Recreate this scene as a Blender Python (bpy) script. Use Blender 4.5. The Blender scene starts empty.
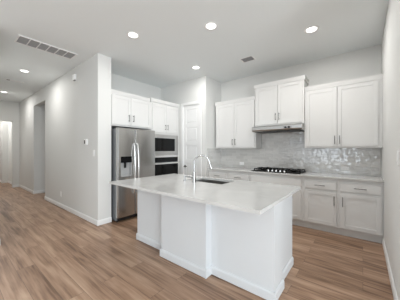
import bpy, bmesh, math, random
from mathutils import Vector, Matrix
random.seed(7)
C = bpy.context.scene.collection
S = bpy.context.scene
H = 3.045
# ------------------------------------------------------------------ camera
cam = bpy.data.objects.new('camera', bpy.data.cameras.new('camera'))
C.objects.link(cam)
cam.location = (0, 0, 1.34)
cam.rotation_euler = (math.radians(90), 0, 0.674)
cam.data.sensor_width = 36
cam.data.lens = 203.9 * 36 / 400
cam.data.shift_y = -0.0005
cam.data.clip_start = 0.02
S.camera = cam
# ------------------------------------------------------------------ world / light / exposure
S.view_settings.view_transform = 'Standard'
S.view_settings.look = 'None'
S.view_settings.gamma = 1
S.view_settings.use_curve_mapping = False
S.view_settings.exposure = 0.29
w = bpy.data.worlds.new('world'); S.world = w; w.use_nodes = True
bg = w.node_tree.nodes['Background']
bg.inputs[0].default_value = (0.75, 0.85, 1.0, 1); bg.inputs[1].default_value = 1.0
def area(name, loc, rot, sx, sy, power, col):
    l = bpy.data.lights.new(name, 'AREA'); l.shape = 'RECTANGLE'; l.size = sx; l.size_y = sy
    l.energy = power; l.color = col
    o = bpy.data.objects.new(name, l); C.objects.link(o); o.location = loc; o.rotation_euler = rot
    return o
DAY = (0.87, 0.945, 1.0)
# daylight entering by the windows of the living side, behind and to the right of the camera
area('window_daylight', (-1.48, -4.86, 1.3), (math.radians(90), 0, 0), 1.25, 1.9, 20, DAY)
area('window_daylight', (-3.1, -4.86, 1.3), (math.radians(90), 0, 0), 1.3, 2.2, 4, DAY)
area('window_daylight', (3.66, -1.7, 1.5), (math.radians(90), 0, math.radians(90)), 3.8, 1.9, 262, DAY)

# ------------------------------------------------------------------ materials
def mat(name, col, rough=.5, metal=0.0, spec=.5, bump=0.0, bscale=200, var=0.0, coat=0.0):
    m = bpy.data.materials.new(name); m.use_nodes = True
    nt = m.node_tree; b = nt.nodes['Principled BSDF']
    b.inputs['Base Color'].default_value = (*col, 1); b.inputs['Roughness'].default_value = rough
    b.inputs['Metallic'].default_value = metal; b.inputs['Specular IOR Level'].default_value = spec
    if coat: b.inputs['Coat Weight'].default_value = coat; b.inputs['Coat Roughness'].default_value = .05
    tc = nt.nodes.new('ShaderNodeTexCoord')
    n = nt.nodes.new('ShaderNodeTexNoise'); n.inputs['Scale'].default_value = bscale; n.inputs['Detail'].default_value = 3
    nt.links.new(tc.outputs['Object'], n.inputs['Vector'])
    if bump:
        bp = nt.nodes.new('ShaderNodeBump'); bp.inputs['Strength'].default_value = bump; bp.inputs['Distance'].default_value = .002
        nt.links.new(n.outputs[0], bp.inputs['Height']); nt.links.new(bp.outputs[0], b.inputs['Normal'])
    if var:
        mx = nt.nodes.new('ShaderNodeMix'); mx.data_type = 'RGBA'
        mx.inputs[6].default_value = (*[c * (1 - var) for c in col], 1)
        mx.inputs[7].default_value = (*[min(1, c * (1 + var)) for c in col], 1)
        nt.links.new(n.outputs[0], mx.inputs[0]); nt.links.new(mx.outputs[2], b.inputs['Base Color'])
    return m
M = {}
M['wall'] = mat('wall_paint', (.735, .735, .715), .75, bump=.15, bscale=350)
M['ceiling'] = mat('ceiling_paint', (.87, .905, .91), .85, bump=.25, bscale=220)
M['trim'] = mat('white_trim', (.85, .85, .84), .4, var=.01, bscale=8)
M['cab'] = mat('cabinet_paint', (.745, .742, .728), .38, var=.01, bscale=6)
M['island'] = mat('island_paint_cool_light', (.67, .69, .705), .42, var=.01, bscale=6)  # slight blue cast of the cool light is put into this colour
M['plate'] = mat('white_plastic', (.92, .92, .91), .35, var=.01, bscale=20)
M['black'] = mat('black_enamel', (.012, .012, .013), .3, var=.1, bscale=30)
M['iron'] = mat('cast_iron', (.004, .004, .004), .5, spec=.25, bump=.3, bscale=300)
M['glass_black'] = mat('black_glass', (.005, .005, .006), .12, spec=.25, var=.1, bscale=10)
M['dark'] = mat('dark_plastic', (.012, .012, .012), .35, spec=.3, var=.1, bscale=40)
M['pull'] = mat('dark_nickel_pull', (.20, .195, .19), .38, .9, var=.05, bscale=60)
M['oven_glass'] = mat('oven_window_glass', (.004, .004, .004), .12, spec=.25, var=.1, bscale=10)
M['nickel'] = mat('brushed_nickel', (.42, .41, .40), .32, 1.0, var=.03, bscale=60)
M['chrome'] = mat('chrome', (.46, .46, .46), .2, 1.0, var=.01, bscale=60)
M['knob'] = mat('satin_knob', (.85, .85, .84), .25, .8, var=.01, bscale=60)
M['grille'] = mat('vent_grey', (.40, .40, .40), .7, var=.05, bscale=60)
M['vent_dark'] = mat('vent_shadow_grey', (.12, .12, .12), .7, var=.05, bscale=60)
M['fridge_side'] = mat('fridge_side_grey', (.20, .21, .22), .4, .5, var=.05, bscale=30)
M['outside'] = mat('patio_daylight_wall', (.5, .5, .48), .8, var=.05, bscale=4)

def steel(name, col, rough, axis):
    m = bpy.data.materials.new(name); m.use_nodes = True; nt = m.node_tree; b = nt.nodes['Principled BSDF']
    b.inputs['Metallic'].default_value = 1.0
    tc = nt.nodes.new('ShaderNodeTexCoord'); mp = nt.nodes.new('ShaderNodeMapping')
    mp.inputs['Scale'].default_value = (90, 90, 1.2) if axis == 'z' else (1.2, 90, 90)
    n = nt.nodes.new('ShaderNodeTexNoise'); n.inputs['Scale'].default_value = 1.0; n.inputs['Detail'].default_value = 4
    r = nt.nodes.new('ShaderNodeMapRange'); r.inputs[3].default_value = rough * .8; r.inputs[4].default_value = rough * 1.3
    mx = nt.nodes.new('ShaderNodeMix'); mx.data_type = 'RGBA'
    mx.inputs[6].default_value = (*[c * .86 for c in col], 1); mx.inputs[7].default_value = (*[c * 1.1 for c in col], 1)
    L = nt.links
    L.new(tc.outputs['Object'], mp.inputs[0]); L.new(mp.outputs[0], n.inputs['Vector'])
    L.new(n.outputs[0], r.inputs[0]); L.new(r.outputs[0], b.inputs['Roughness'])
    L.new(n.outputs[0], mx.inputs[0]); L.new(mx.outputs[2], b.inputs['Base Color'])
    return m
M['steel'] = steel('stainless_vertical', (.50, .495, .485), .22, 'z')
M['steel_h'] = steel('stainless_horizontal', (.56, .555, .545), .28, 'x')

def emit(name, col, s):
    m = bpy.data.materials.new(name); m.use_nodes = True; b = m.node_tree.nodes['Principled BSDF']
    b.inputs['Base Color'].default_value = (.9, .9, .9, 1)
    b.inputs['Emission Color'].default_value = (*col, 1); b.inputs['Emission Strength'].default_value = s
    return m
M['lamp'] = emit('lamp_lens', (1, .98, .94), 3.0)

# quartz
def quartz():
    m = mat('white_quartz', (.80, .79, .775), .13, spec=.5)
    nt = m.node_tree; b = nt.nodes['Principled BSDF']
    tc = nt.nodes.new('ShaderNodeTexCoord')
    n = nt.nodes.new('ShaderNodeTexNoise'); n.inputs['Scale'].default_value = 3; n.inputs['Detail'].default_value = 8; n.inputs['Distortion'].default_value = 1.5
    cr = nt.nodes.new('ShaderNodeValToRGB')
    cr.color_ramp.elements[0].position = .35; cr.color_ramp.elements[0].color = (.58, .575, .56, 1)
    cr.color_ramp.elements[1].position = .6; cr.color_ramp.elements[1].color = (.63, .625, .61, 1)
    nt.links.new(tc.outputs['Object'], n.inputs['Vector']); nt.links.new(n.outputs[0], cr.inputs[0])
    nt.links.new(cr.outputs[0], b.inputs['Base Color'])
    return m
M['quartz'] = quartz()

def floor_mat():
    m = bpy.data.materials.new('oak_plank_floor'); m.use_nodes = True; nt = m.node_tree; L = nt.links
    b = nt.nodes['Principled BSDF']; N = nt.nodes.new
    tc = N('ShaderNodeTexCoord')
    br = N('ShaderNodeTexBrick'); br.offset = .37; br.offset_frequency = 2; br.squash = 1
    br.inputs['Color1'].default_value = (0, 0, 0, 1); br.inputs['Color2'].default_value = (1, 1, 1, 1)
    br.inputs['Mortar'].default_value = (.5, .5, .5, 1)
    br.inputs['Scale'].default_value = 1; br.inputs['Mortar Size'].default_value = .0016; br.inputs['Mortar Smooth'].default_value = .3
    br.inputs['Brick Width'].default_value = 1.5; br.inputs['Row Height'].default_value = .165; br.inputs['Bias'].default_value = 0
    L.new(tc.outputs['Object'], br.inputs['Vector'])
    # per-plank offset of the grain
    sep = N('ShaderNodeSeparateColor'); L.new(br.outputs['Color'], sep.inputs[0])
    mul = N('ShaderNodeMath'); mul.operation = 'MULTIPLY'; mul.inputs[1].default_value = 37.0; L.new(sep.outputs[0], mul.inputs[0])
    cmb = N('ShaderNodeCombineXYZ'); L.new(mul.outputs[0], cmb.inputs[0]); L.new(mul.outputs[0], cmb.inputs[2])
    add = N('ShaderNodeVectorMath'); add.operation = 'ADD'; L.new(tc.outputs['Object'], add.inputs[0]); L.new(cmb.outputs[0], add.inputs[1])
    mp = N('ShaderNodeMapping'); mp.inputs['Scale'].default_value = (.9, 8, 1); L.new(add.outputs[0], mp.inputs[0])
    n1 = N('ShaderNodeTexNoise'); n1.inputs['Scale'].default_value = 1.3; n1.inputs['Detail'].default_value = 6; n1.inputs['Distortion'].default_value = .6
    L.new(mp.outputs[0], n1.inputs['Vector'])
    mp2 = N('ShaderNodeMapping'); mp2.inputs['Scale'].default_value = (2.2, 45, 1); L.new(add.outputs[0], mp2.inputs[0])
    n2 = N('ShaderNodeTexNoise'); n2.inputs['Scale'].default_value = 1; n2.inputs['Detail'].default_value = 3; L.new(mp2.outputs[0], n2.inputs['Vector'])
    # grain value
    m1 = N('ShaderNodeMath'); m1.operation = 'MULTIPLY'; m1.inputs[1].default_value = .62; L.new(n1.outputs[0], m1.inputs[0])
    m2 = N('ShaderNodeMath'); m2.operation = 'MULTIPLY_ADD'; m2.inputs[1].default_value = .34; L.new(n2.outputs[0], m2.inputs[0]); L.new(m1.outputs[0], m2.inputs[2])
    m3 = N('ShaderNodeMath'); m3.operation = 'MULTIPLY_ADD'; m3.inputs[1].default_value = .11; L.new(sep.outputs[0], m3.inputs[0]); L.new(m2.outputs[0], m3.inputs[2])
    cr = N('ShaderNodeValToRGB'); e = cr.color_ramp.elements
    e[0].position = .38; e[0].color = (.15, .078, .042, 1)
    e[1].position = .74; e[1].color = (.55, .38, .265, 1)
    x = e.new(.54); x.color = (.372, .229, .147, 1)
    L.new(m3.outputs[0], cr.inputs[0])
    mx = N('ShaderNodeMix'); mx.data_type = 'RGBA'; mx.inputs[7].default_value = (.13, .08, .055, 1)
    L.new(br.outputs['Fac'], mx.inputs[0]); L.new(cr.outputs[0], mx.inputs[6]); L.new(mx.outputs[2], b.inputs['Base Color'])
    b.inputs['Roughness'].default_value = .36
    bp = N('ShaderNodeBump'); bp.inputs['Strength'].default_value = .25; bp.inputs['Distance'].default_value = .002
    L.new(m2.outputs[0], bp.inputs['Height']); L.new(bp.outputs[0], b.inputs['Normal'])
    return m
M['floor'] = floor_mat()

def tile_mat():
    m = bpy.data.materials.new('glazed_wall_tile'); m.use_nodes = True; nt = m.node_tree; L = nt.links
    b = nt.nodes['Principled BSDF']; N = nt.nodes.new
    tc = N('ShaderNodeTexCoord'); sx = N('ShaderNodeSeparateXYZ'); L.new(tc.outputs['Object'], sx.inputs[0])
    cb = N('ShaderNodeCombineXYZ'); sxy = N('ShaderNodeMath'); sxy.operation = 'ADD'; L.new(sx.outputs[0], sxy.inputs[0]); L.new(sx.outputs[1], sxy.inputs[1]); L.new(sxy.outputs[0], cb.inputs[0]); L.new(sx.outputs[2], cb.inputs[1])
    br = N('ShaderNodeTexBrick'); br.offset = .5
    br.inputs['Color1'].default_value = (0, 0, 0, 1); br.inputs['Color2'].default_value = (1, 1, 1, 1); br.inputs['Mortar'].default_value = (.5, .5, .5, 1)
    br.inputs['Scale'].default_value = 1; br.inputs['Mortar Size'].default_value = .0018; br.inputs['Mortar Smooth'].default_value = .2
    br.inputs['Brick Width'].default_value = .20; br.inputs['Row Height'].default_value = .066; br.inputs['Bias'].default_value = 0
    L.new(cb.outputs[0], br.inputs['Vector'])
    sep = N('ShaderNodeSeparateColor'); L.new(br.outputs['Color'], sep.inputs[0])
    cr = N('ShaderNodeValToRGB'); cr.color_ramp.elements[0].color = (.56, .55, .53, 1); cr.color_ramp.elements[1].color = (.68, .67, .645, 1)
    L.new(sep.outputs[0], cr.inputs[0])
    mx = N('ShaderNodeMix'); mx.data_type = 'RGBA'; mx.inputs[7].default_value = (.74, .73, .71, 1)
    L.new(br.outputs['Fac'], mx.inputs[0]); L.new(cr.outputs[0], mx.inputs[6]); L.new(mx.outputs[2], b.inputs['Base Color'])
    b.inputs['Roughness'].default_value = .03; b.inputs['Specular IOR Level'].default_value = 1.0; b.inputs['Coat Weight'].default_value = 1.0; b.inputs['Coat Roughness'].default_value = .02
    n = N('ShaderNodeTexNoise'); n.inputs['Scale'].default_value = 16; n.inputs['Detail'].default_value = 1.5; L.new(tc.outputs['Object'], n.inputs['Vector'])
    ad = N('ShaderNodeMath'); ad.operation = 'MULTIPLY_ADD'; ad.inputs[1].default_value = -.12; L.new(br.outputs['Fac'], ad.inputs[0]); L.new(n.outputs[0], ad.inputs[2])
    bp = N('ShaderNodeBump'); bp.inputs['Strength'].default_value = 1.0; bp.inputs['Distance'].default_value = .007
    L.new(ad.outputs[0], bp.inputs['Height']); L.new(bp.outputs[0], b.inputs['Normal']); L.new(bp.outputs[0], b.inputs['Coat Normal'])
    return m
M['tile'] = tile_mat()
def glass():
    m = bpy.data.materials.new('window_glass'); m.use_nodes = True; b = m.node_tree.nodes['Principled BSDF']
    b.inputs['Transmission Weight'].default_value = 1; b.inputs['Roughness'].default_value = 0; b.inputs['IOR'].default_value = 1.45
    return m
M['glass'] = glass()

# ------------------------------------------------------------------ mesh helpers
def BM(): return bmesh.new()
def box(bm, x0, x1, y0, y1, z0, z1, bev=0, seg=2):
    r = bmesh.ops.create_cube(bm, size=1, matrix=Matrix.Translation(((x0+x1)/2, (y0+y1)/2, (z0+z1)/2)) @ Matrix.Diagonal((abs(x1-x0), abs(y1-y0), abs(z1-z0), 1)))
    if bev:
        es = list({e for v in r['verts'] for e in v.link_edges})
        bmesh.ops.bevel(bm, geom=es, offset=bev, segments=seg, affect='EDGES', profile=.5)
    return bm
def cyl(bm, c, r, h, axis='z', r2=None, seg=24):
    rot = {'z': Matrix.Identity(4), 'x': Matrix.Rotation(math.pi/2, 4, 'Y'), 'y': Matrix.Rotation(math.pi/2, 4, 'X')}[axis]
    bmesh.ops.create_cone(bm, cap_ends=True, segments=seg, radius1=r, radius2=r if r2 is None else r2, depth=h, matrix=Matrix.Translation(c) @ rot)
    return bm
def tube(bm, pts, r, seg=12):
    pts = [Vector(p) for p in pts]; rings = []
    n = len(pts); up = None
    for i, p in enumerate(pts):
        d = (pts[min(i+1, n-1)] - pts[max(i-1, 0)]).normalized()
        if up is None: up = d.orthogonal().normalized()
        a = (up - d*up.dot(d)).normalized(); up = a; bb = d.cross(a)
        rr = r[i] if isinstance(r, (list, tuple)) else r
        rings.append([bm.verts.new(p + (a*math.cos(t) + bb*math.sin(t))*rr) for t in [2*math.pi*k/seg for k in range(seg)]])
    for A, B in zip(rings, rings[1:]):
        for k in range(seg): bm.faces.new((A[k], A[(k+1) % seg], B[(k+1) % seg], B[k]))
    bm.faces.new(rings[0][::-1]); bm.faces.new(rings[-1])
    return bm
def prism(bm, prof, x0, x1):
    """profile of (y,z) swept along x"""
    A = [bm.verts.new((x0, y, z)) for y, z in prof]; B = [bm.verts.new((x1, y, z)) for y, z in prof]
    n = len(prof)
    for k in range(n): bm.faces.new((A[k], A[(k+1) % n], B[(k+1) % n], B[k]))
    bm.faces.new(A[::-1]); bm.faces.new(B)
    return bm
def obj(name, bm, m, parent=None, smooth=False, label=None):
    bmesh.ops.recalc_face_normals(bm, faces=bm.faces)
    me = bpy.data.meshes.new(name); bm.to_mesh(me); bm.free()
    me.materials.append(M[m] if isinstance(m, str) else m)
    if smooth:
        for p in me.polygons: p.use_smooth = True
        me.set_sharp_from_angle(angle=math.radians(40))
    o = bpy.data.objects.new(name, me); C.objects.link(o)
    if parent: o.parent = parent
    if label: o['label'] = label
    return o
def tag(o, label, cat, group=None):
    o['label'] = label; o['category'] = cat
    if group: o['group'] = group
    return o
def thing(name, label, cat, loc=(0, 0, 0), rz=0, group=None):
    o = bpy.data.objects.new(name, None); C.objects.link(o); o.location = loc; o.rotation_euler = (0, 0, rz)
    o.empty_display_size = .1
    return tag(o, label, cat, group)
def struct(name, bm, m, parent=None):
    o = obj(name, bm, m, parent)
    if not parent: o['kind'] = 'structure'
    return o
def dup(root, loc, label, group=None):
    r = root.copy(); C.objects.link(r); r.location = loc; r['label'] = label
    if group: r['group'] = group
    for ch in list(root.children):
        c = ch.copy(); C.objects.link(c); c.parent = r
        for g in ch.children:
            d = g.copy(); C.objects.link(d); d.parent = c
    return r
HALF = math.pi / 2

# ------------------------------------------------------------------ setting
XR, YB, YP, YH = .23, 4.40, 3.74, 1.685       # right wall, back wall, pantry wall, hall wall
XP, XF = -2.82, -4.37                          # pantry outside corner, wall behind the fridge
struct('floor', box(BM(), -13, 4, -5.2, 4.7, -.1, 0), 'floor')
struct('ceiling', box(BM(), -13, 4, -5.2, 4.7, H, H+.1), 'ceiling')
struct('wall_back', box(BM(), XP, XR, YB, YB+.15, 0, H), 'wall')
struct('wall_right', box(BM(), XR, XR+.15, 2.0, YB+.15, 0, H), 'wall')
b = box(BM(), XR+.15, 3.95, 2.0, 2.15, 0, H); box(b, 3.80, 3.95, -5.15, -3.7, 0, H); box(b, 3.80, 3.95, .3, 2.0, 0, H)
box(b, 3.80, 3.95, -3.7, .3, 0, .5); box(b, 3.80, 3.95, -3.7, .3, 2.5, H)
struct('wall_living', b, 'wall')
b = BM(); DX0, DX1, DZ = -3.53, -3.00, 2.44     # pantry wall with its door opening
box(b, XF, DX0, YP, YP+.12, 0, H); box(b, DX1, XP-.12, YP, YP+.12, 0, H); box(b, DX0, DX1, YP, YP+.12, DZ, H)
box(b, XP-.12, XP, YP, YB+.15, 0, H)
struct('wall_pantry', b, 'wall')
struct('wall_fridge', box(BM(), XF-.13, XF, YH+.245, YP+.12, 0, H), 'wall')
# hall wall, thick at the refrigerator end
b = box(BM(), -6.68, -3.65, YH, YH+.245, 0, H); box(b, -6.68, -6.55, YH+.245, 3.5, 0, H)
box(b, -9.85, -7.80, YH, 3.5, 0, H); box(b, -7.80, -6.68, YH, YH+.14, 2.675, H); box(b, -7.8, -6.55, 3.5, 3.62, 0, H)
struct('wall_hall', b, 'wall')
b = box(BM(), -9.85, -9.70, 1.50, YH, 0, H); box(b, -9.85, -9.70, .47, 1.50, 2.345, H)
struct('wall_hall_end', b, 'wall')
b = box(BM(), -11.3, -9.85, 1.62, 1.75, 0, H); box(b, -12.2, -12.05, 1.36, 1.75, 0, H); box(b, -12.2, -12.05, .2, .50, 0, H); box(b, -12.2, -12.05, .50, 1.36, 2.1, H); box(b, -12.05, -11.3, 1.44, 1.75, 0, H)
box(b, -12.95, -12.85, .2, 1.75, 0, H); box(b, -12.85, -12.2, .2, .3, 0, H); box(b, -12.85, -12.2, 1.5, 1.75, 0, H)
box(b, -12.05, -9.85, .2, .32, 0, H)
struct('wall_far_room', b, 'wall')
b = box(BM(), -9.85, -3.975, .32, .47, 0, H); box(b, -4.125, -3.975, -5.0, .32, 0, H)
struct('wall_left', b, 'wall')
b = BM()
for x0, x1 in ((-4.17, -3.8), (-2.4, -2.25), (-.45, 3.80)): box(b, x0, x1, -5.15, -5.0, 0, H)
for x0, x1 in ((-3.8, -2.4), (-2.25, -.45)):
    box(b, x0, x1, -5.15, -5.0, 2.45, H); box(b, x0, x1, -5.15, -5.0, 0, .12)
struct('wall_front', b, 'wall')
def window(n, loc, rz, wd, z0, z1):
    o = bpy.data.objects.new('window_%d' % n, None); C.objects.link(o); o.location = loc; o.rotation_euler = (0, 0, rz); o['kind'] = 'structure'
    f = BM(); t = .05
    box(f, -wd/2, wd/2, -.05, .05, z0, z0+t); box(f, -wd/2, wd/2, -.05, .05, z1-t, z1)
    for x in (-wd/2, -.025, wd/2-t): box(f, x, x+t, -.05, .05, z0+t, z1-t)
    obj('window_frame', f, 'trim', o)
    obj('pane', box(BM(), -wd/2+t, wd/2-t, -.004, .004, z0+t, z1-t), 'glass', o)
window(1, (-1.35, -5.075, 0), 0, 1.8, .12, 2.45)
window(2, (-3.1, -5.075, 0), 0, 1.4, .12, 2.45)
window(3, (3.875, -1.7, 0), HALF, 4.0, .5, 2.5)

# baseboards (profile in y,z, swept along local x; wall face at y = 0, front towards -y)
BP = [(0, 0), (-.005, 0), (-.005, .006), (-.015, .007), (-.015, .075), (-.010, .088), (-.006, .094), (0, .094)]
def board(name, p0, p1):
    """run from p0 to p1 with the room on the right-hand side"""
    d = Vector((p1[0]-p0[0], p1[1]-p0[1])); L = d.length
    b = prism(BM(), BP, 0, L)
    o = struct(name, b, 'trim'); o.location = (p0[0], p0[1], 0); o.rotation_euler = (0, 0, math.atan2(d.y, d.x))
    return o
board('baseboard_hall', (-6.68, YH), (-3.6355, YH))
board('baseboard_hall_corner', (-3.65, YH-.0145), (-3.65, YH+.245))
board('baseboard_hall_beyond', (-9.70, YH), (-7.7855, YH))
board('baseboard_side_passage', (-7.80, YH-.0145), (-7.80, 3.5))
board('baseboard_hall_end', (-9.70, 1.50), (-9.70, YH))
board('baseboard_far_room', (-11.3, 1.62), (-9.85, 1.62))
board('baseboard_far_corner', (-12.05, 1.44), (-11.285, 1.44))
board('baseboard_right', (XR, 3.87), (XR, 2.0))
board('baseboard_left', (-3.9605, .47), (-9.7, .47))
board('baseboard_left_corner', (-3.975, -4.9), (-3.975, .4845))

# pantry door with its casing
dr = bpy.data.objects.new('door_1', None); C.objects.link(dr); dr.location = (DX0, YP, 0); dr['kind'] = 'structure'
DW = DX1-DX0
b = BM(); st = .085
box(b, .008, DW-.008, .030, .055, .01, DZ-.008)
box(b, .008, st, .020, .030, .01, DZ-.008); box(b, DW-st, DW-.008, .020, .030, .01, DZ-.008)
n = 5; zz = .01; ph = (DZ-.018-.2-.1*(n))/n
rails = [(.01, .21)]; z = .21
for k in range(n): z += ph; rails.append((z, z+.1)); z += .1
for z0, z1 in rails: box(b, st, DW-st, .020, .030, z0, min(z1, DZ-.008))
z = .21
for k in range(n):
    box(b, st+.03, DW-st-.03, .023, .030, z+.03, z+ph-.03, .004, 1); z += ph+.1
obj('door_panel', b, 'trim', dr)
b = BM(); cw = .062
box(b, -cw, 0, -.016, 0, 0, DZ+cw); box(b, DW, DW+cw, -.016, 0, 0, DZ+cw); box(b, 0, DW, -.016, 0, DZ, DZ+cw)
for x0, x1 in ((-.0, .008), (DW-.008, DW)): box(b, x0, x1, 0, .10, 0, DZ)
box(b, .008, DW-.008, 0, .10, DZ-.008, DZ)
obj('door_casing', b, 'trim', dr)
b = cyl(BM(), (.055, .014, .93), .028, .012, 'y'); cyl(b, (.055, -.006, .93), .009, .04, 'y')
tube(b, [(.045, -.026, .93), (.09, -.028, .93), (.15, -.024, .928)], [.009, .009, .007])
obj('door_handle', b, 'pull', dr, True)

# ------------------------------------------------------------------ cabinets (local: front faces -y, body behind)
def shaker(x0, x1, z0, z1, y, t=.02, st=.057):
    b = BM(); g = .009
    box(b, x0+.01, x1-.01, y+g, y+t, z0+.01, z1-.01)
    box(b, x0, x0+st, y, y+t, z0, z1, .0015, 1); box(b, x1-st, x1, y, y+t, z0, z1, .0015, 1)
    box(b, x0+st, x1-st, y, y+t, z0, z0+st); box(b, x0+st, x1-st, y, y+t, z1-st, z1)
    return b
def pull(x, y, z, L, vertical=True):
    b = BM(); o = .028
    if vertical:
        box(b, x-.005, x+.005, y-o-.008, y-o, z-L/2, z+L/2, .002, 1)
        for s in (-1, 1): box(b, x-.004, x+.004, y-o, y, z+s*(L/2-.02)-.005, z+s*(L/2-.02)+.005)
    else:
        box(b, x-L/2, x+L/2, y-o-.008, y-o, z-.005, z+.005, .002, 1)
        for s in (-1, 1): box(b, x+s*(L/2-.02)-.005, x+s*(L/2-.02)+.005, y-o, y, z-.004, z+.004)
    return b
def door(t, x0, x1, z0, z1, hx, hz, L=.14, y=-.02):
    d = obj('door', shaker(x0, x1, z0, z1, y), 'cab', t)
    obj('handle', pull(hx, y, hz, L), 'pull', d)
    return d
def drawer(t, x0, x1, z0, z1, L=.15, handle=True, y=-.02):
    b = box(BM(), x0, x1, y, 0, z0, z1, .003, 1)
    d = obj('drawer' if handle else 'false_front', b, 'cab', t)
    if handle: obj('handle', pull((x0+x1)/2, y, (z0+z1)/2, L, False), 'pull', d)
    return d
CB = .885-.001
def base_cabinet(x0, x1, label, mode, hinge):
    wd = x1-x0
    t = thing('base_cabinet', label, 'cabinet', (x0, 3.84, 0), 0, 'base cabinets along the tiled wall')
    b = box(BM(), 0, wd, 0, .545, .115, CB)
    obj('carcass', b, 'cab', t)
    obj('toe_kick', box(BM(), 0, wd, .06, .40, 0, .115), 'cab', t)
    if mode == 'single':
        drawer(t, .03, wd-.022, .70, .825)
        hx = wd-.05 if hinge == 'l' else .058
        door(t, .03, wd-.022, .135, .665, hx, .54, .15)
    else:
        drawer(t, .03, wd-.03, .70, .825, handle=False)
        door(t, .03, wd/2-.003, .135, .665, wd/2-.035, .54, .15)
        door(t, wd/2+.003, wd-.03, .135, .665, wd/2+.035, .54, .15)
    return t
base_cabinet(XP+.002, -2.292, 'white base cabinet with a drawer in the far left corner beside the pantry wall', 'single', 'l')
base_cabinet(-2.290, -1.782, 'white base cabinet with a drawer just left of the black cooktop', 'single', 'r')
base_cabinet(-1.780, -.802, 'wide white base cabinet under the black cooktop, without drawer handles', 'double', 'l')
base_cabinet(-.800, -.302, 'white drawer and door base cabinet just right of the cooktop, not touching the right wall', 'single', 'l')
base_cabinet(-.300, XR-.001, 'white drawer and door base cabinet against the right wall', 'single', 'r')

def crown(x0, x1, y, z, ret_l=True, ret_r=True, depth=.33):
    """simple stepped crown round a cabinet top; y = face plane"""
    b = BM()
    prof = [(y, z), (y-.008, z), (y-.012, z+.02), (y-.022, z+.055), (y-.024, z+.075), (y+.02, z+.075), (y+.02, z)]
    a = x0-(.020 if ret_l else 0); c = x1+(.020 if ret_r else 0)
    prism(b, prof, a, c)
    if ret_l: box(b, x0-.012, x0, y+.02, y+depth, z, z+.06); box(b, x0-.020, x0, y+.02, y+depth, z+.06, z+.075)
    if ret_r: box(b, x1, x1+.012, y+.02, y+depth, z, z+.06); box(b, x1, x1+.020, y+.02, y+depth, z+.06, z+.075)
    box(b, x0, x1, y+.02, y+.04, z, z+.075)
    return b
def upper(name, x0, x1, yf, z0, z1, label, hz, split=None, grp='wall cabinets over the tiled counter', hl=.14, cr=(True, True), lf=.028, rf=.028):
    wd = x1-x0; dep = YB-yf
    t = thing(name, label, 'cabinet', (x0, yf, z0), 0, grp)
    obj('carcass', box(BM(), 0, wd, 0, dep, 0, z1-z0), 'cab', t)
    s = wd/2 if split is None else split-x0
    door(t, lf, s-.003, .028, z1-z0-.012, s-.034, hz-z0, hl)
    door(t, s+.003, wd-rf, .028, z1-z0-.012, s+.034, hz-z0, hl)
    obj('crown_moulding', crown(0, wd, -.001, z1-z0, cr[0], cr[1], dep-.002), 'cab', t)
    return t
upper('wall_cabinet', -2.775, -1.762, 4.09, 1.372, 2.40, 'white two door wall cabinet left of the range hood', 1.515, cr=(True, False))
upper('wall_cabinet', -1.760, -.830, 4.05, 1.822, 2.61, 'short white two door wall cabinet, set higher than its neighbours, above the range hood', 1.985)
upper('wall_cabinet', -.828, XR-.001, 4.09, 1.372, 2.40, 'white two door wall cabinet right of the range hood against the right wall', 1.505, split=-.333, cr=(False, False), rf=.048)

# refrigerator wall
XC = -3.69      # cabinet face plane
F0, F1, T1 = YH+.247, 2.865, YP-.002
t = thing('fridge_cabinet', 'white two door cabinet above the stainless refrigerator', 'cabinet', (XC, F0, 1.80), HALF)
obj('carcass', box(BM(), 0, F1-F0, 0, .675, 0, .60), 'cab', t)
wd = F1-F0; s = 2.356-F0
door(t, .022, s-.003, .028, .588, s-.05, .17, .14); door(t, s+.003, wd-.02, .028, .588, s+.05, .17, .14)
obj('crown_moulding', crown(0, wd-.035, -.001, .60, False, False, .6), 'cab', t)
wd = T1-F1-.002
t = thing('oven_cabinet', 'tall white cabinet holding the microwave and wall oven beside the pantry door', 'cabinet', (XC, F1+.002, 0), HALF)
b = BM(); OX0, OX1 = .055, wd-.055
box(b, 0, OX0, 0, .675, .10, 2.42); box(b, OX1, wd, 0, .675, .10, 2.42)
box(b, OX0, OX1, 0, .675, 1.70, 2.42); box(b, OX0, OX1, 0, .675, .10, .46); box(b, OX0, OX1, .62, .675, .46, 1.70)
obj('carcass', b, 'cab', t)
obj('toe_kick', box(BM(), 0, wd, .07, .675, 0, .10), 'cab', t)
s = wd/2+.0
door(t, .03, s-.003, 1.74, 2.39, s-.034, 1.87, .13); door(t, s+.003, wd-.03, 1.74, 2.39, s+.034, 1.87, .13)
d = obj('drawer', shaker(.03, wd-.03, .14, .43, -.02), 'cab', t); obj('handle', pull(wd/2, -.02, .38, .15, False), 'pull', d)
obj('crown_moulding', crown(0, wd, -.012, 2.42, True, False, .6), 'cab', t)
OY = F1+.002+OX0; OW = OX1-OX0

# microwave
t = thing('microwave', 'built in stainless microwave with a black window above the wall oven', 'microwave', (XC, OY+.002, 1.212), HALF)
W = OW-.004
obj('body', box(BM(), .01, W-.01, .0, .45, .004, .484), 'fridge_side', t)
b = BM()
box(b, -.01, .03, -.022, 0, 0, .487); box(b, W-.095, W+.01, -.022, 0, 0, .487)
box(b, .03, W-.095, -.022, 0, 0, .095); box(b, .03, W-.095, -.022, 0, .40, .487)
obj('trim_frame', b, 'steel_h', t)
d = obj('door', box(BM(), .03, W-.095, -.024, -.001, .095, .40, .002, 1), 'glass_black', t)
obj('window', box(BM(), .11, W-.21, -.026, -.024, .14, .36), 'oven_glass', d)
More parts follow.
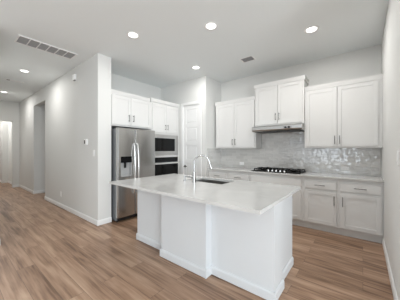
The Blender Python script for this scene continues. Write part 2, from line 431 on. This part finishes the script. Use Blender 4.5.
# wall oven
t = thing('built_in_oven', 'built in black glass wall oven below the microwave', 'oven', (XC, OY+.002, .462), HALF)
obj('body', box(BM(), .01, W-.01, 0, .55, .003, .73), 'fridge_side', t)
obj('top_trim', box(BM(), -.01, W+.01, -.024, 0, .700, .746, .002, 1), 'knob', t)
obj('control_panel', box(BM(), -.01, W+.01, -.024, 0, .595, .700, .002, 1), 'glass_black', t)
d = obj('door', box(BM(), -.01, W+.01, -.032, 0, .02, .590, .004, 1), 'glass_black', t)
b = BM(); box(b, .0, W, -.078, -.057, .545, .582, .004, 2)
for x in (.05, W-.05): box(b, x-.01, x+.01, -.058, -.032, .555, .573)
obj('handle', b, 'knob', d)
obj('window', box(BM(), .09, W-.09, -.034, -.032, .12, .48), 'oven_glass', d)

# refrigerator
FY0, FY1 = 1.955, 2.81
t = thing('refrigerator', 'stainless side by side refrigerator with an ice and water dispenser in its left door', 'refrigerator', (-3.53, FY0, 0), HALF)
W = FY1-FY0; sp = 2.32-FY0
obj('body', box(BM(), .004, W-.004, 0, .80, .03, 1.735, .006, 1), 'fridge_side', t)
for x in (.06, W-.06):
    for y in (.06, .72): obj('foot', cyl(BM(), (x, y, .015), .022, .03), 'dark', t)
obj('grille', box(BM(), .02, W-.02, -.03, 0, .03, .085), 'dark', t)
def fdoor(x0, x1, hole=None):
    """door with a gently bowed front; optional rectangular hole"""
    b = BM(); z0, z1 = .095, 1.745
    xs = [x0, x0+.012] ; xe = [x1-.012, x1]
    mids = [x0+.012+(x1-x0-.024)*k/8 for k in range(1, 8)]
    if hole: mids = sorted(set([m for m in mids if abs(m-hole[0]) > .015 and abs(m-hole[1]) > .015]+[hole[0], hole[1]]))
    xs = xs+mids+xe
    zs = [z0]+([hole[2], hole[3]] if hole else [])+[z1]
    def yy(x):
        u = (x-x0)/(x1-x0)*2-1
        return -.062-.012*(1-u*u) if x0 < x < x1 else -.048
    V = [[b.verts.new((x, yy(x), z)) for z in zs] for x in xs]
    Bk = [[b.verts.new((x, -.002, z)) for z in zs] for x in xs]
    for i in range(len(xs)-1):
        for j in range(len(zs)-1):
            inh = hole and j == 1 and xs[i] >= hole[0]-1e-6 and xs[i+1] <= hole[1]+1e-6
            if not inh:
                b.faces.new((V[i][j], V[i+1][j], V[i+1][j+1], V[i][j+1])); b.faces.new((Bk[i][j], Bk[i][j+1], Bk[i+1][j+1], Bk[i+1][j]))
            elif True:
                pass
        b.faces.new((V[i][0], Bk[i][0], Bk[i+1][0], V[i+1][0])); b.faces.new((V[i][-1], V[i+1][-1], Bk[i+1][-1], Bk[i][-1]))
    for j in range(len(zs)-1):
        b.faces.new((V[0][j], V[0][j+1], Bk[0][j+1], Bk[0][j])); b.faces.new((V[-1][j], Bk[-1][j], Bk[-1][j+1], V[-1][j+1]))
    if hole:
        for k, jj in ((xs.index(hole[0]), 1), (xs.index(hole[1]), 1)):
            b.faces.new((V[k][1], Bk[k][1], Bk[k][2], V[k][2]))
        for i in range(len(xs)-1):
            if xs[i] >= hole[0]-1e-6 and xs[i+1] <= hole[1]+1e-6:
                b.faces.new((V[i][1], V[i+1][1], Bk[i+1][1], Bk[i][1])); b.faces.new((V[i][2], Bk[i][2], Bk[i+1][2], V[i+1][2]))
    return b
h0, h1 = .055, sp-.085
dl = obj('door', fdoor(.0, sp-.003, (h0, h1, .84, 1.215)), 'steel', t, True)
dR = obj('door', fdoor(sp+.003, W, None), 'steel', t, True)
def fhandle(x):
    pts = [(x, -.072, .50)]+[(x, -.072-.05*math.sin(math.pi*min(1, max(0, .12+.76*k/10))), .53+.90*k/10) for k in range(11)]+[(x, -.072, 1.46)]
    return tube(BM(), pts, .011)
obj('handle', fhandle(sp-.04), 'knob', dl, True); obj('handle', fhandle(sp+.04), 'knob', dR, True)
di = obj('dispenser', box(BM(), h0+.001, h1-.001, -.074, -.003, 1.10, 1.214, .003, 1), 'glass_black', dl, label='black control panel over the dispenser recess')
b = BM()
box(b, h0+.001, h1-.001, -.012, -.003, .841, 1.10); box(b, h0+.001, h0+.012, -.072, -.012, .841, 1.10); box(b, h1-.012, h1-.001, -.072, -.012, .841, 1.10)
box(b, h0+.012, h1-.012, -.072, -.012, .841, .862)
obj('dispenser_recess', b, 'grille', dl)
b = BM(); box(b, (h0+h1)/2-.02, (h0+h1)/2+.02, -.04, -.012, 1.0, 1.10, .004, 1)
obj('paddle', b, 'dark', dl)

# ------------------------------------------------------------------ counters and tile
def slab(x0, x1, y0, y1, z0, z1, hole=None, bev=.003):
    if not hole: return box(BM(), x0, x1, y0, y1, z0, z1, bev, 2)
    b = BM(); xs = [x0, hole[0], hole[1], x1]; ys = [y0, hole[2], hole[3], y1]
    for zi in (z0, z1):
        G = [[b.verts.new((x, y, zi)) for y in ys] for x in xs]
        for i in range(3):
            for j in range(3):
                if not (i == 1 and j == 1): b.faces.new((G[i][j], G[i+1][j], G[i+1][j+1], G[i][j+1]))
        if zi == z0: G0 = G
    def side(a, c):
        b.faces.new((G0[a[0]][a[1]], G0[c[0]][c[1]], G[c[0]][c[1]], G[a[0]][a[1]]))
    for i in range(3): side((i, 0), (i+1, 0)); side((i, 3), (i+1, 3)); side((0, i), (0, i+1)); side((3, i), (3, i+1))
    side((1, 1), (2, 1)); side((1, 2), (2, 2)); side((1, 1), (1, 2)); side((2, 1), (2, 2))
    return b
o = obj('countertop', slab(XP+.002, XR-.001, 3.80, YB-.001, .885, .914), 'quartz')
tag(o, 'long white quartz counter along the tiled back wall under the cooktop', 'countertop')
b = box(BM(), XP+.002, XR-.001, YB-.010, YB-.0005, .9145, 1.3715); box(b, -1.759, -.832, YB-.010, YB-.0005, 1.3715, 1.822)
box(b, XP+.0005, XP+.009, 3.80, YB-.010, .9145, 1.3715); o = obj('backsplash', b, 'tile'); tag(o, 'glossy grey horizontal tile backsplash between the back counter and the wall cabinets', 'backsplash')

# cooktop
t = thing('cooktop', 'black gas cooktop with five silver knobs set in the back counter', 'cooktop', (-1.765, 3.865, .9145))
cw_, cd = .915, .48
obj('burner_tray', box(BM(), 0, cw_, 0, cd, 0, .012, .005, 2), 'iron', t)
for x0 in (.02, .315, .61):
    b = BM(); x1 = x0+.285; y0, y1 = (.105, .46); zt = .038
    for y in (y0, (y0+y1)/2, y1): box(b, x0, x1, y-.006, y+.006, zt, zt+.012)
    for x in (x0+.006, x0+.095, x0+.19, x1-.006): box(b, x-.006, x+.006, y0, y1, zt, zt+.012)
    for x in (x0+.006, x1-.006):
        for y in (y0, y1): box(b, x-.007, x+.007, y-.007, y+.007, .012, zt)
    obj('grate', b, 'iron', t)
for x, y, r in ((.16, .20, .035), (.16, .37, .042), (.457, .285, .055), (.755, .20, .042), (.755, .37, .035)):
    b = cyl(BM(), (x, y, .018), r, .012); cyl(b, (x, y, .028), r*.75, .008)
    obj('burner', b, 'iron', t, True)
for k in range(5):
    x = .335+.0745*k
    b = cyl(BM(), (x, .045, .026), .019, .028, r2=.016); cyl(b, (x, .045, .041), .012, .003)
    obj('knob', b, 'knob', t, True)

# range hood
t = thing('range_hood', 'slim stainless range hood under the raised cabinet above the cooktop', 'range hood', (-1.758, 3.885, 1.700))
W = .926
b = prism(BM(), [(0, .03), (.012, .012), (.03, 0), (.505, 0), (.505, .1195), (.13, .1195), (.02, .105), (0, .085)], 0, W)
obj('body', b, 'steel_h', t)
b = BM()
box(b, .04, W/2-.01, .06, .46, -.006, -.0005); box(b, W/2+.01, W-.04, .06, .46, -.006, -.0005)
obj('filter', b, 'dark', t)
for x in (.655, .715):
    obj('knob', cyl(BM(), (x, -.011, .050), .019, .022, 'y'), 'black', t, True)
obj('control_plate', box(BM(), .61, .76, -.002, .001, .030, .074), 'nickel', t)

# ------------------------------------------------------------------ island
t = thing('kitchen_island', 'white panelled kitchen island base with stepped centre pier', 'island', (0, 0, 0))
IT = .8845
SK = (-1.95, -1.36, 2.13, 2.50)
b = BM()
x0, x1, y0, y1 = -2.635, -.645, 1.80, 2.535
# hollow at the sink: carcass as walls around it
box(b, x0, SK[0]-.03, y0, y1, 0, IT); box(b, SK[1]+.03, x1, y0, y1, 0, IT)
box(b, SK[0]-.03, SK[1]+.03, y0, SK[2]-.03, 0, IT); box(b, SK[0]-.03, SK[1]+.03, SK[3]+.02, y1, 0, IT)
box(b, SK[0]-.03, SK[1]+.03, SK[2]-.03, SK[3]+.02, 0, .6)
obj('carcass', b, 'island', t)
obj('center_pier', box(BM(), -1.98, -1.28, 1.700, y0, 0, IT), 'island', t)
obj('corner_pilaster', box(BM(), x1, -.605, y0, 2.03, 0, IT), 'island', t)
def iboard(p0, p1, nm='skirting'):
    d = Vector((p1[0]-p0[0], p1[1]-p0[1])); L = d.length
    b = prism(BM(), BP, 0, L)
    a = math.atan2(d.y, d.x); bmesh.ops.transform(b, matrix=Matrix.Translation((p0[0], p0[1], 0)) @ Matrix.Rotation(a, 4, 'Z'), verts=b.verts)
    return obj(nm, b, 'island', t)
iboard((x0-.015, y0), (-1.98, y0)); iboard((-1.995, 1.700), (-1.2655, 1.700)); iboard((-1.28, 1.6855), (-1.28, y0))
iboard((-1.28, y0), (-.5905, y0)); iboard((-.605, y0-.0145), (-.605, 2.03+.012)); iboard((x1, 2.03), (x1, y1))
iboard((x0, y1), (x0, y0-.015))
# far side doors towards the cooktop
for k, (a, c) in enumerate(((-2.60, -1.99), (-1.98, -1.665), (-1.655, -1.34), (-1.33, -.70))):
    b = BM(); box(b, a, c, y1, y1+.02, .14, .86, .002, 1)
    d = obj('door', b, 'island', t)
    h = BM(); box(h, c-.06, c-.05, y1+.045, y1+.053, .62, .77)
    for z in (.64, .75): box(h, c-.059, c-.051, y1+.02, y1+.045, z-.004, z+.004)
    obj('handle', h, 'nickel', d)
o = obj('countertop', slab(-2.655, -.562, 1.377, 2.575, .885, .914, SK), 'quartz')
tag(o, 'large white quartz island top overhanging the seating side, with sink cut out', 'countertop')
# sink
t = thing('sink', 'undermount stainless sink in the island top', 'sink', (0, 0, 0))
b = BM(); a0, a1, c0, c1 = SK; tk = .006; zb = .67; zt = .8845
box(b, a0-tk, a1+tk, c0-tk, c1+tk, zb-tk, zb)
box(b, a0-tk, a0, c0-tk, c1+tk, zb, zt); box(b, a1, a1+tk, c0-tk, c1+tk, zb, zt)
box(b, a0, a1, c0-tk, c0, zb, zt); box(b, a0, a1, c1, c1+tk, zb, zt)
obj('basin', b, 'nickel', t)
b = cyl(BM(), ((a0+a1)/2, (c0+c1)/2, zb+.003), .045, .005); obj('drain', b, 'chrome', t, True)
# faucet
fx, fy = -1.724, 2.035
t = thing('faucet', 'tall chrome gooseneck faucet curving over the island sink', 'faucet', (fx, fy, .9145))
ux, uy = .76, .65
b = cyl(BM(), (0, 0, .006), .028, .012); cyl(b, (0, 0, .07), .021, .13)
obj('base', b, 'chrome', t, True)
pts = [(0, 0, z) for z in (.12, .16, .20, .25)]; R = .1
for k in range(1, 15):
    a = math.pi*k/15; s = R*(1-math.cos(a)); pts.append((ux*s, uy*s, .25+R*math.sin(a)))
e = 2*R+.005; pts.append((ux*e, uy*e, .245))
obj('spout', tube(BM(), pts, .0100), 'chrome', t, True)
obj('spray_head', tube(BM(), [(ux*e, uy*e, .246), (ux*(e+.006), uy*(e+.006), .225), (ux*(e+.02), uy*(e+.02), .18)], [.0115, .015, .016]), 'chrome', t, True)
b = tube(BM(), [(-.018, 0, .055), (-.045, 0, .057), (-.05, 0, .058)], [.014, .014, .012]); tube(b, [(-.045, .0, .058), (-.085, -.01, .062), (-.12, -.02, .068)], [.006, .006, .005])
obj('lever', b, 'chrome', t, True)
t = thing('soap_dispenser', 'small chrome soap dispenser left of the island faucet', 'soap dispenser', (-1.90, 2.045, .9145))
obj('collar', cyl(BM(), (0, 0, .008), .02, .016), 'chrome', t, True)
b = cyl(BM(), (0, 0, .035), .009, .04); cyl(b, (0, 0, .06), .014, .014); tube(b, [(0, 0, .064), (.04, .03, .066), (.06, .045, .058)], .006)
obj('pump_spout', b, 'chrome', t, True)

# ------------------------------------------------------------------ ceiling fittings
def can(loc, label, power=9, first=None):
    if first: t = dup(first, loc, label, 'recessed ceiling lights')
    else:
        t = thing('ceiling_light', label, 'ceiling light', loc, 0, 'recessed ceiling lights')
        b = BM(); n = 32; prof = [(.062, -.002), (.078, -.007), (.092, -.005), (.095, -.0005), (.062, -.0005)]
        R = [[b.verts.new((r*math.cos(2*math.pi*k/n), r*math.sin(2*math.pi*k/n), z)) for r, z in prof] for k in range(n)]
        for k in range(n):
            for j in range(len(prof)):
                b.faces.new((R[k][j], R[(k+1) % n][j], R[(k+1) % n][(j+1) % len(prof)], R[k][(j+1) % len(prof)]))
        obj('trim_ring', b, 'plate', t, True)
        obj('lens', cyl(BM(), (0, 0, -.002), .07, .003, seg=32), 'lamp', t)
    l = bpy.data.lights.new('ceiling_light_glow', 'AREA'); l.shape = 'DISK'; l.size = .13; l.energy = power
    l.color = (1, .985, .96)
    o = bpy.data.objects.new('ceiling_light_glow', l); C.objects.link(o); o.location = (loc[0], loc[1], loc[2]-.03)
    return t
c0_ = can((-2.667, 1.746, H), 'recessed ceiling light nearest the hall wall corner, above the island left end', 7)
can((-1.634, 2.289, H), 'recessed ceiling light above the middle of the island', 7, c0_)
can((-.568, 3.244, H), 'recessed ceiling light near the tall right wall', 11.5, c0_)
can((-2.70, 3.249, H), 'recessed ceiling light in front of the pantry door', 7, c0_)
can((-5.72, 1.078, H), 'recessed ceiling light in the hall, nearer of the two', 9, c0_)
can((-8.27, 1.09, H), 'recessed ceiling light farthest down the hall', 9, c0_)
can((-11.0, .9, H), 'unseen recessed ceiling light added to brighten the far room past the hall', 19, c0_)  # out-of-view lamp, added so the room beyond the opening looks bright

# return grille (six cells)
t = thing('return_grille', 'long white ceiling return grille with six grey cells near the hall entrance', 'ceiling vent', (-4.13, 1.08, H))
L_, W_ = .80, .31
b = BM(); fz = -.010
box(b, -W_/2, -W_/2+.02, -L_/2, L_/2, fz, -.0005); box(b, W_/2-.02, W_/2, -L_/2, L_/2, fz, -.0005)
box(b, -W_/2+.02, W_/2-.02, -L_/2, -L_/2+.02, fz, -.0005); box(b, -W_/2+.02, W_/2-.02, L_/2-.02, L_/2, fz, -.0005)
cell = (L_-.04)/6
for k in range(1, 6):
    y = -L_/2+.02+cell*k; box(b, -W_/2+.02, W_/2-.02, y-.006, y+.006, fz, -.0005)
obj('frame', b, 'plate', t)
obj('backing', box(BM(), -W_/2+.02, W_/2-.02, -L_/2+.02, L_/2-.02, -.003, -.0005), 'grille', t)
b = BM()
for k in range(16):
    x = -W_/2+.03+k*.0165; box(b, x, x+.005, -L_/2+.02, L_/2-.02, -.0075, -.003)
obj('louvres', b, 'grille', t)
def register(loc, rz, L, W, label, dark):
    t = thing('ceiling_register', label, 'ceiling vent', loc, rz, None)
    b = BM(); box(b, -L/2, L/2, -W/2, -W/2+.018, -.008, -.0005); box(b, -L/2, L/2, W/2-.018, W/2, -.008, -.0005)
    box(b, -L/2, -L/2+.02, -W/2+.018, W/2-.018, -.008, -.0005); box(b, L/2-.02, L/2, -W/2+.018, W/2-.018, -.008, -.0005)
    obj('frame', b, 'plate', t)
    obj('backing', box(BM(), -L/2+.02, L/2-.02, -W/2+.018, W/2-.018, -.003, -.0005), dark, t)
    b = BM(); n = int((W-.036)/.02)
    for k in range(n):
        y = -W/2+.026+k*.02; box(b, -L/2+.02, L/2-.02, y, y+.005, -.009, -.003)
    obj('louvres', b, 'grille' if dark != 'plate' else 'plate', t)
    if dark == 'plate': obj('damper_slot', box(BM(), -L/2+.03, -L/2+.09, -.018, .018, -.012, -.0095), 'dark', t)
    if dark == 'plate':
        for sx_ in (-1, 1): obj('end_cap', box(BM(), sx_*L/2-.012, sx_*L/2+.012, -W/2, W/2, -.022, -.008, .004, 1), 'plate', t)
register((-1.69, 3.55, H), 0, .25, .20, 'small square grey ceiling register near the back wall cabinets', 'vent_dark')
register((-6.71, 1.07, H), HALF, .34, .11, 'small white ceiling register between the two hall lights', 'plate')

# ------------------------------------------------------------------ wall plates (local: front faces -y)
def outlet(loc, rz, label, horiz=False, grp=None):
    t = thing('wall_outlet', label, 'outlet', loc, rz, grp)
    a, c = (.0575, .035) if horiz else (.035, .0575)
    obj('cover_plate', box(BM(), -a, a, -.006, -.0005, -c, c, .002, 1), 'plate', t)
    for s in (-1, 1):
        x, z = (s*.02, 0) if horiz else (0, s*.02)
        b = box(BM(), x-.014, x+.014, -.008, -.006, z-.012, z+.012)
        s_ = obj('socket', b, 'plate', t)
        b = box(BM(), x-.007, x-.005, -.0085, -.008, z-.004, z+.005); box(b, x+.005, x+.007, -.0085, -.008, z-.004, z+.005)
        obj('slots', b, 'dark', s_)
outlet((-2.24, YB-.010, 1.015), 0, 'white outlet on the tile left of the cooktop', True)
outlet((-.245, YB-.010, 1.015), 0, 'white outlet on the tile near the right wall', True)
outlet((-5.473, YH, .315), 0, 'white outlet low on the hall wall')
t = thing('light_switch', 'white light switch on the right wall at the picture edge', 'light switch', (XR, 2.31, 1.275), -HALF)
obj('cover_plate', box(BM(), -.06, .06, -.006, -.0005, -.058, .058, .002, 1), 'plate', t)
for x in (-.025, .025): obj('rocker', box(BM(), x-.016, x+.016, -.010, -.006, -.033, .033, .002, 1), 'plate', t)
t = thing('light_switch', 'small white switch on the hall wall close to its outer corner', 'light switch', (-3.80, YH, 1.28), 0)
obj('cover_plate', box(BM(), -.035, .035, -.006, -.0005, -.058, .058, .002, 1), 'plate', t)
obj('rocker', box(BM(), -.016, .016, -.010, -.006, -.033, .033, .002, 1), 'plate', t)
t = thing('thermostat', 'white thermostat with a dark screen on the hall wall', 'thermostat', (-4.11, YH, 1.488), 0)
obj('housing', box(BM(), -.06, .06, -.024, -.0005, -.055, .055, .006, 2), 'plate', t)
obj('screen', box(BM(), -.048, -.005, -.026, -.024, -.035, .035), 'dark', t)
t = thing('door_chime', 'white door chime box high on the hall wall below the ceiling', 'door chime', (-4.64, YH, 2.775), 0)
obj('housing', box(BM(), -.055, .055, -.04, -.0005, 0, .115, .008, 2), 'plate', t)
obj('base_strip', box(BM(), -.045, .045, -.035, -.002, -.008, 0), 'grille', t)
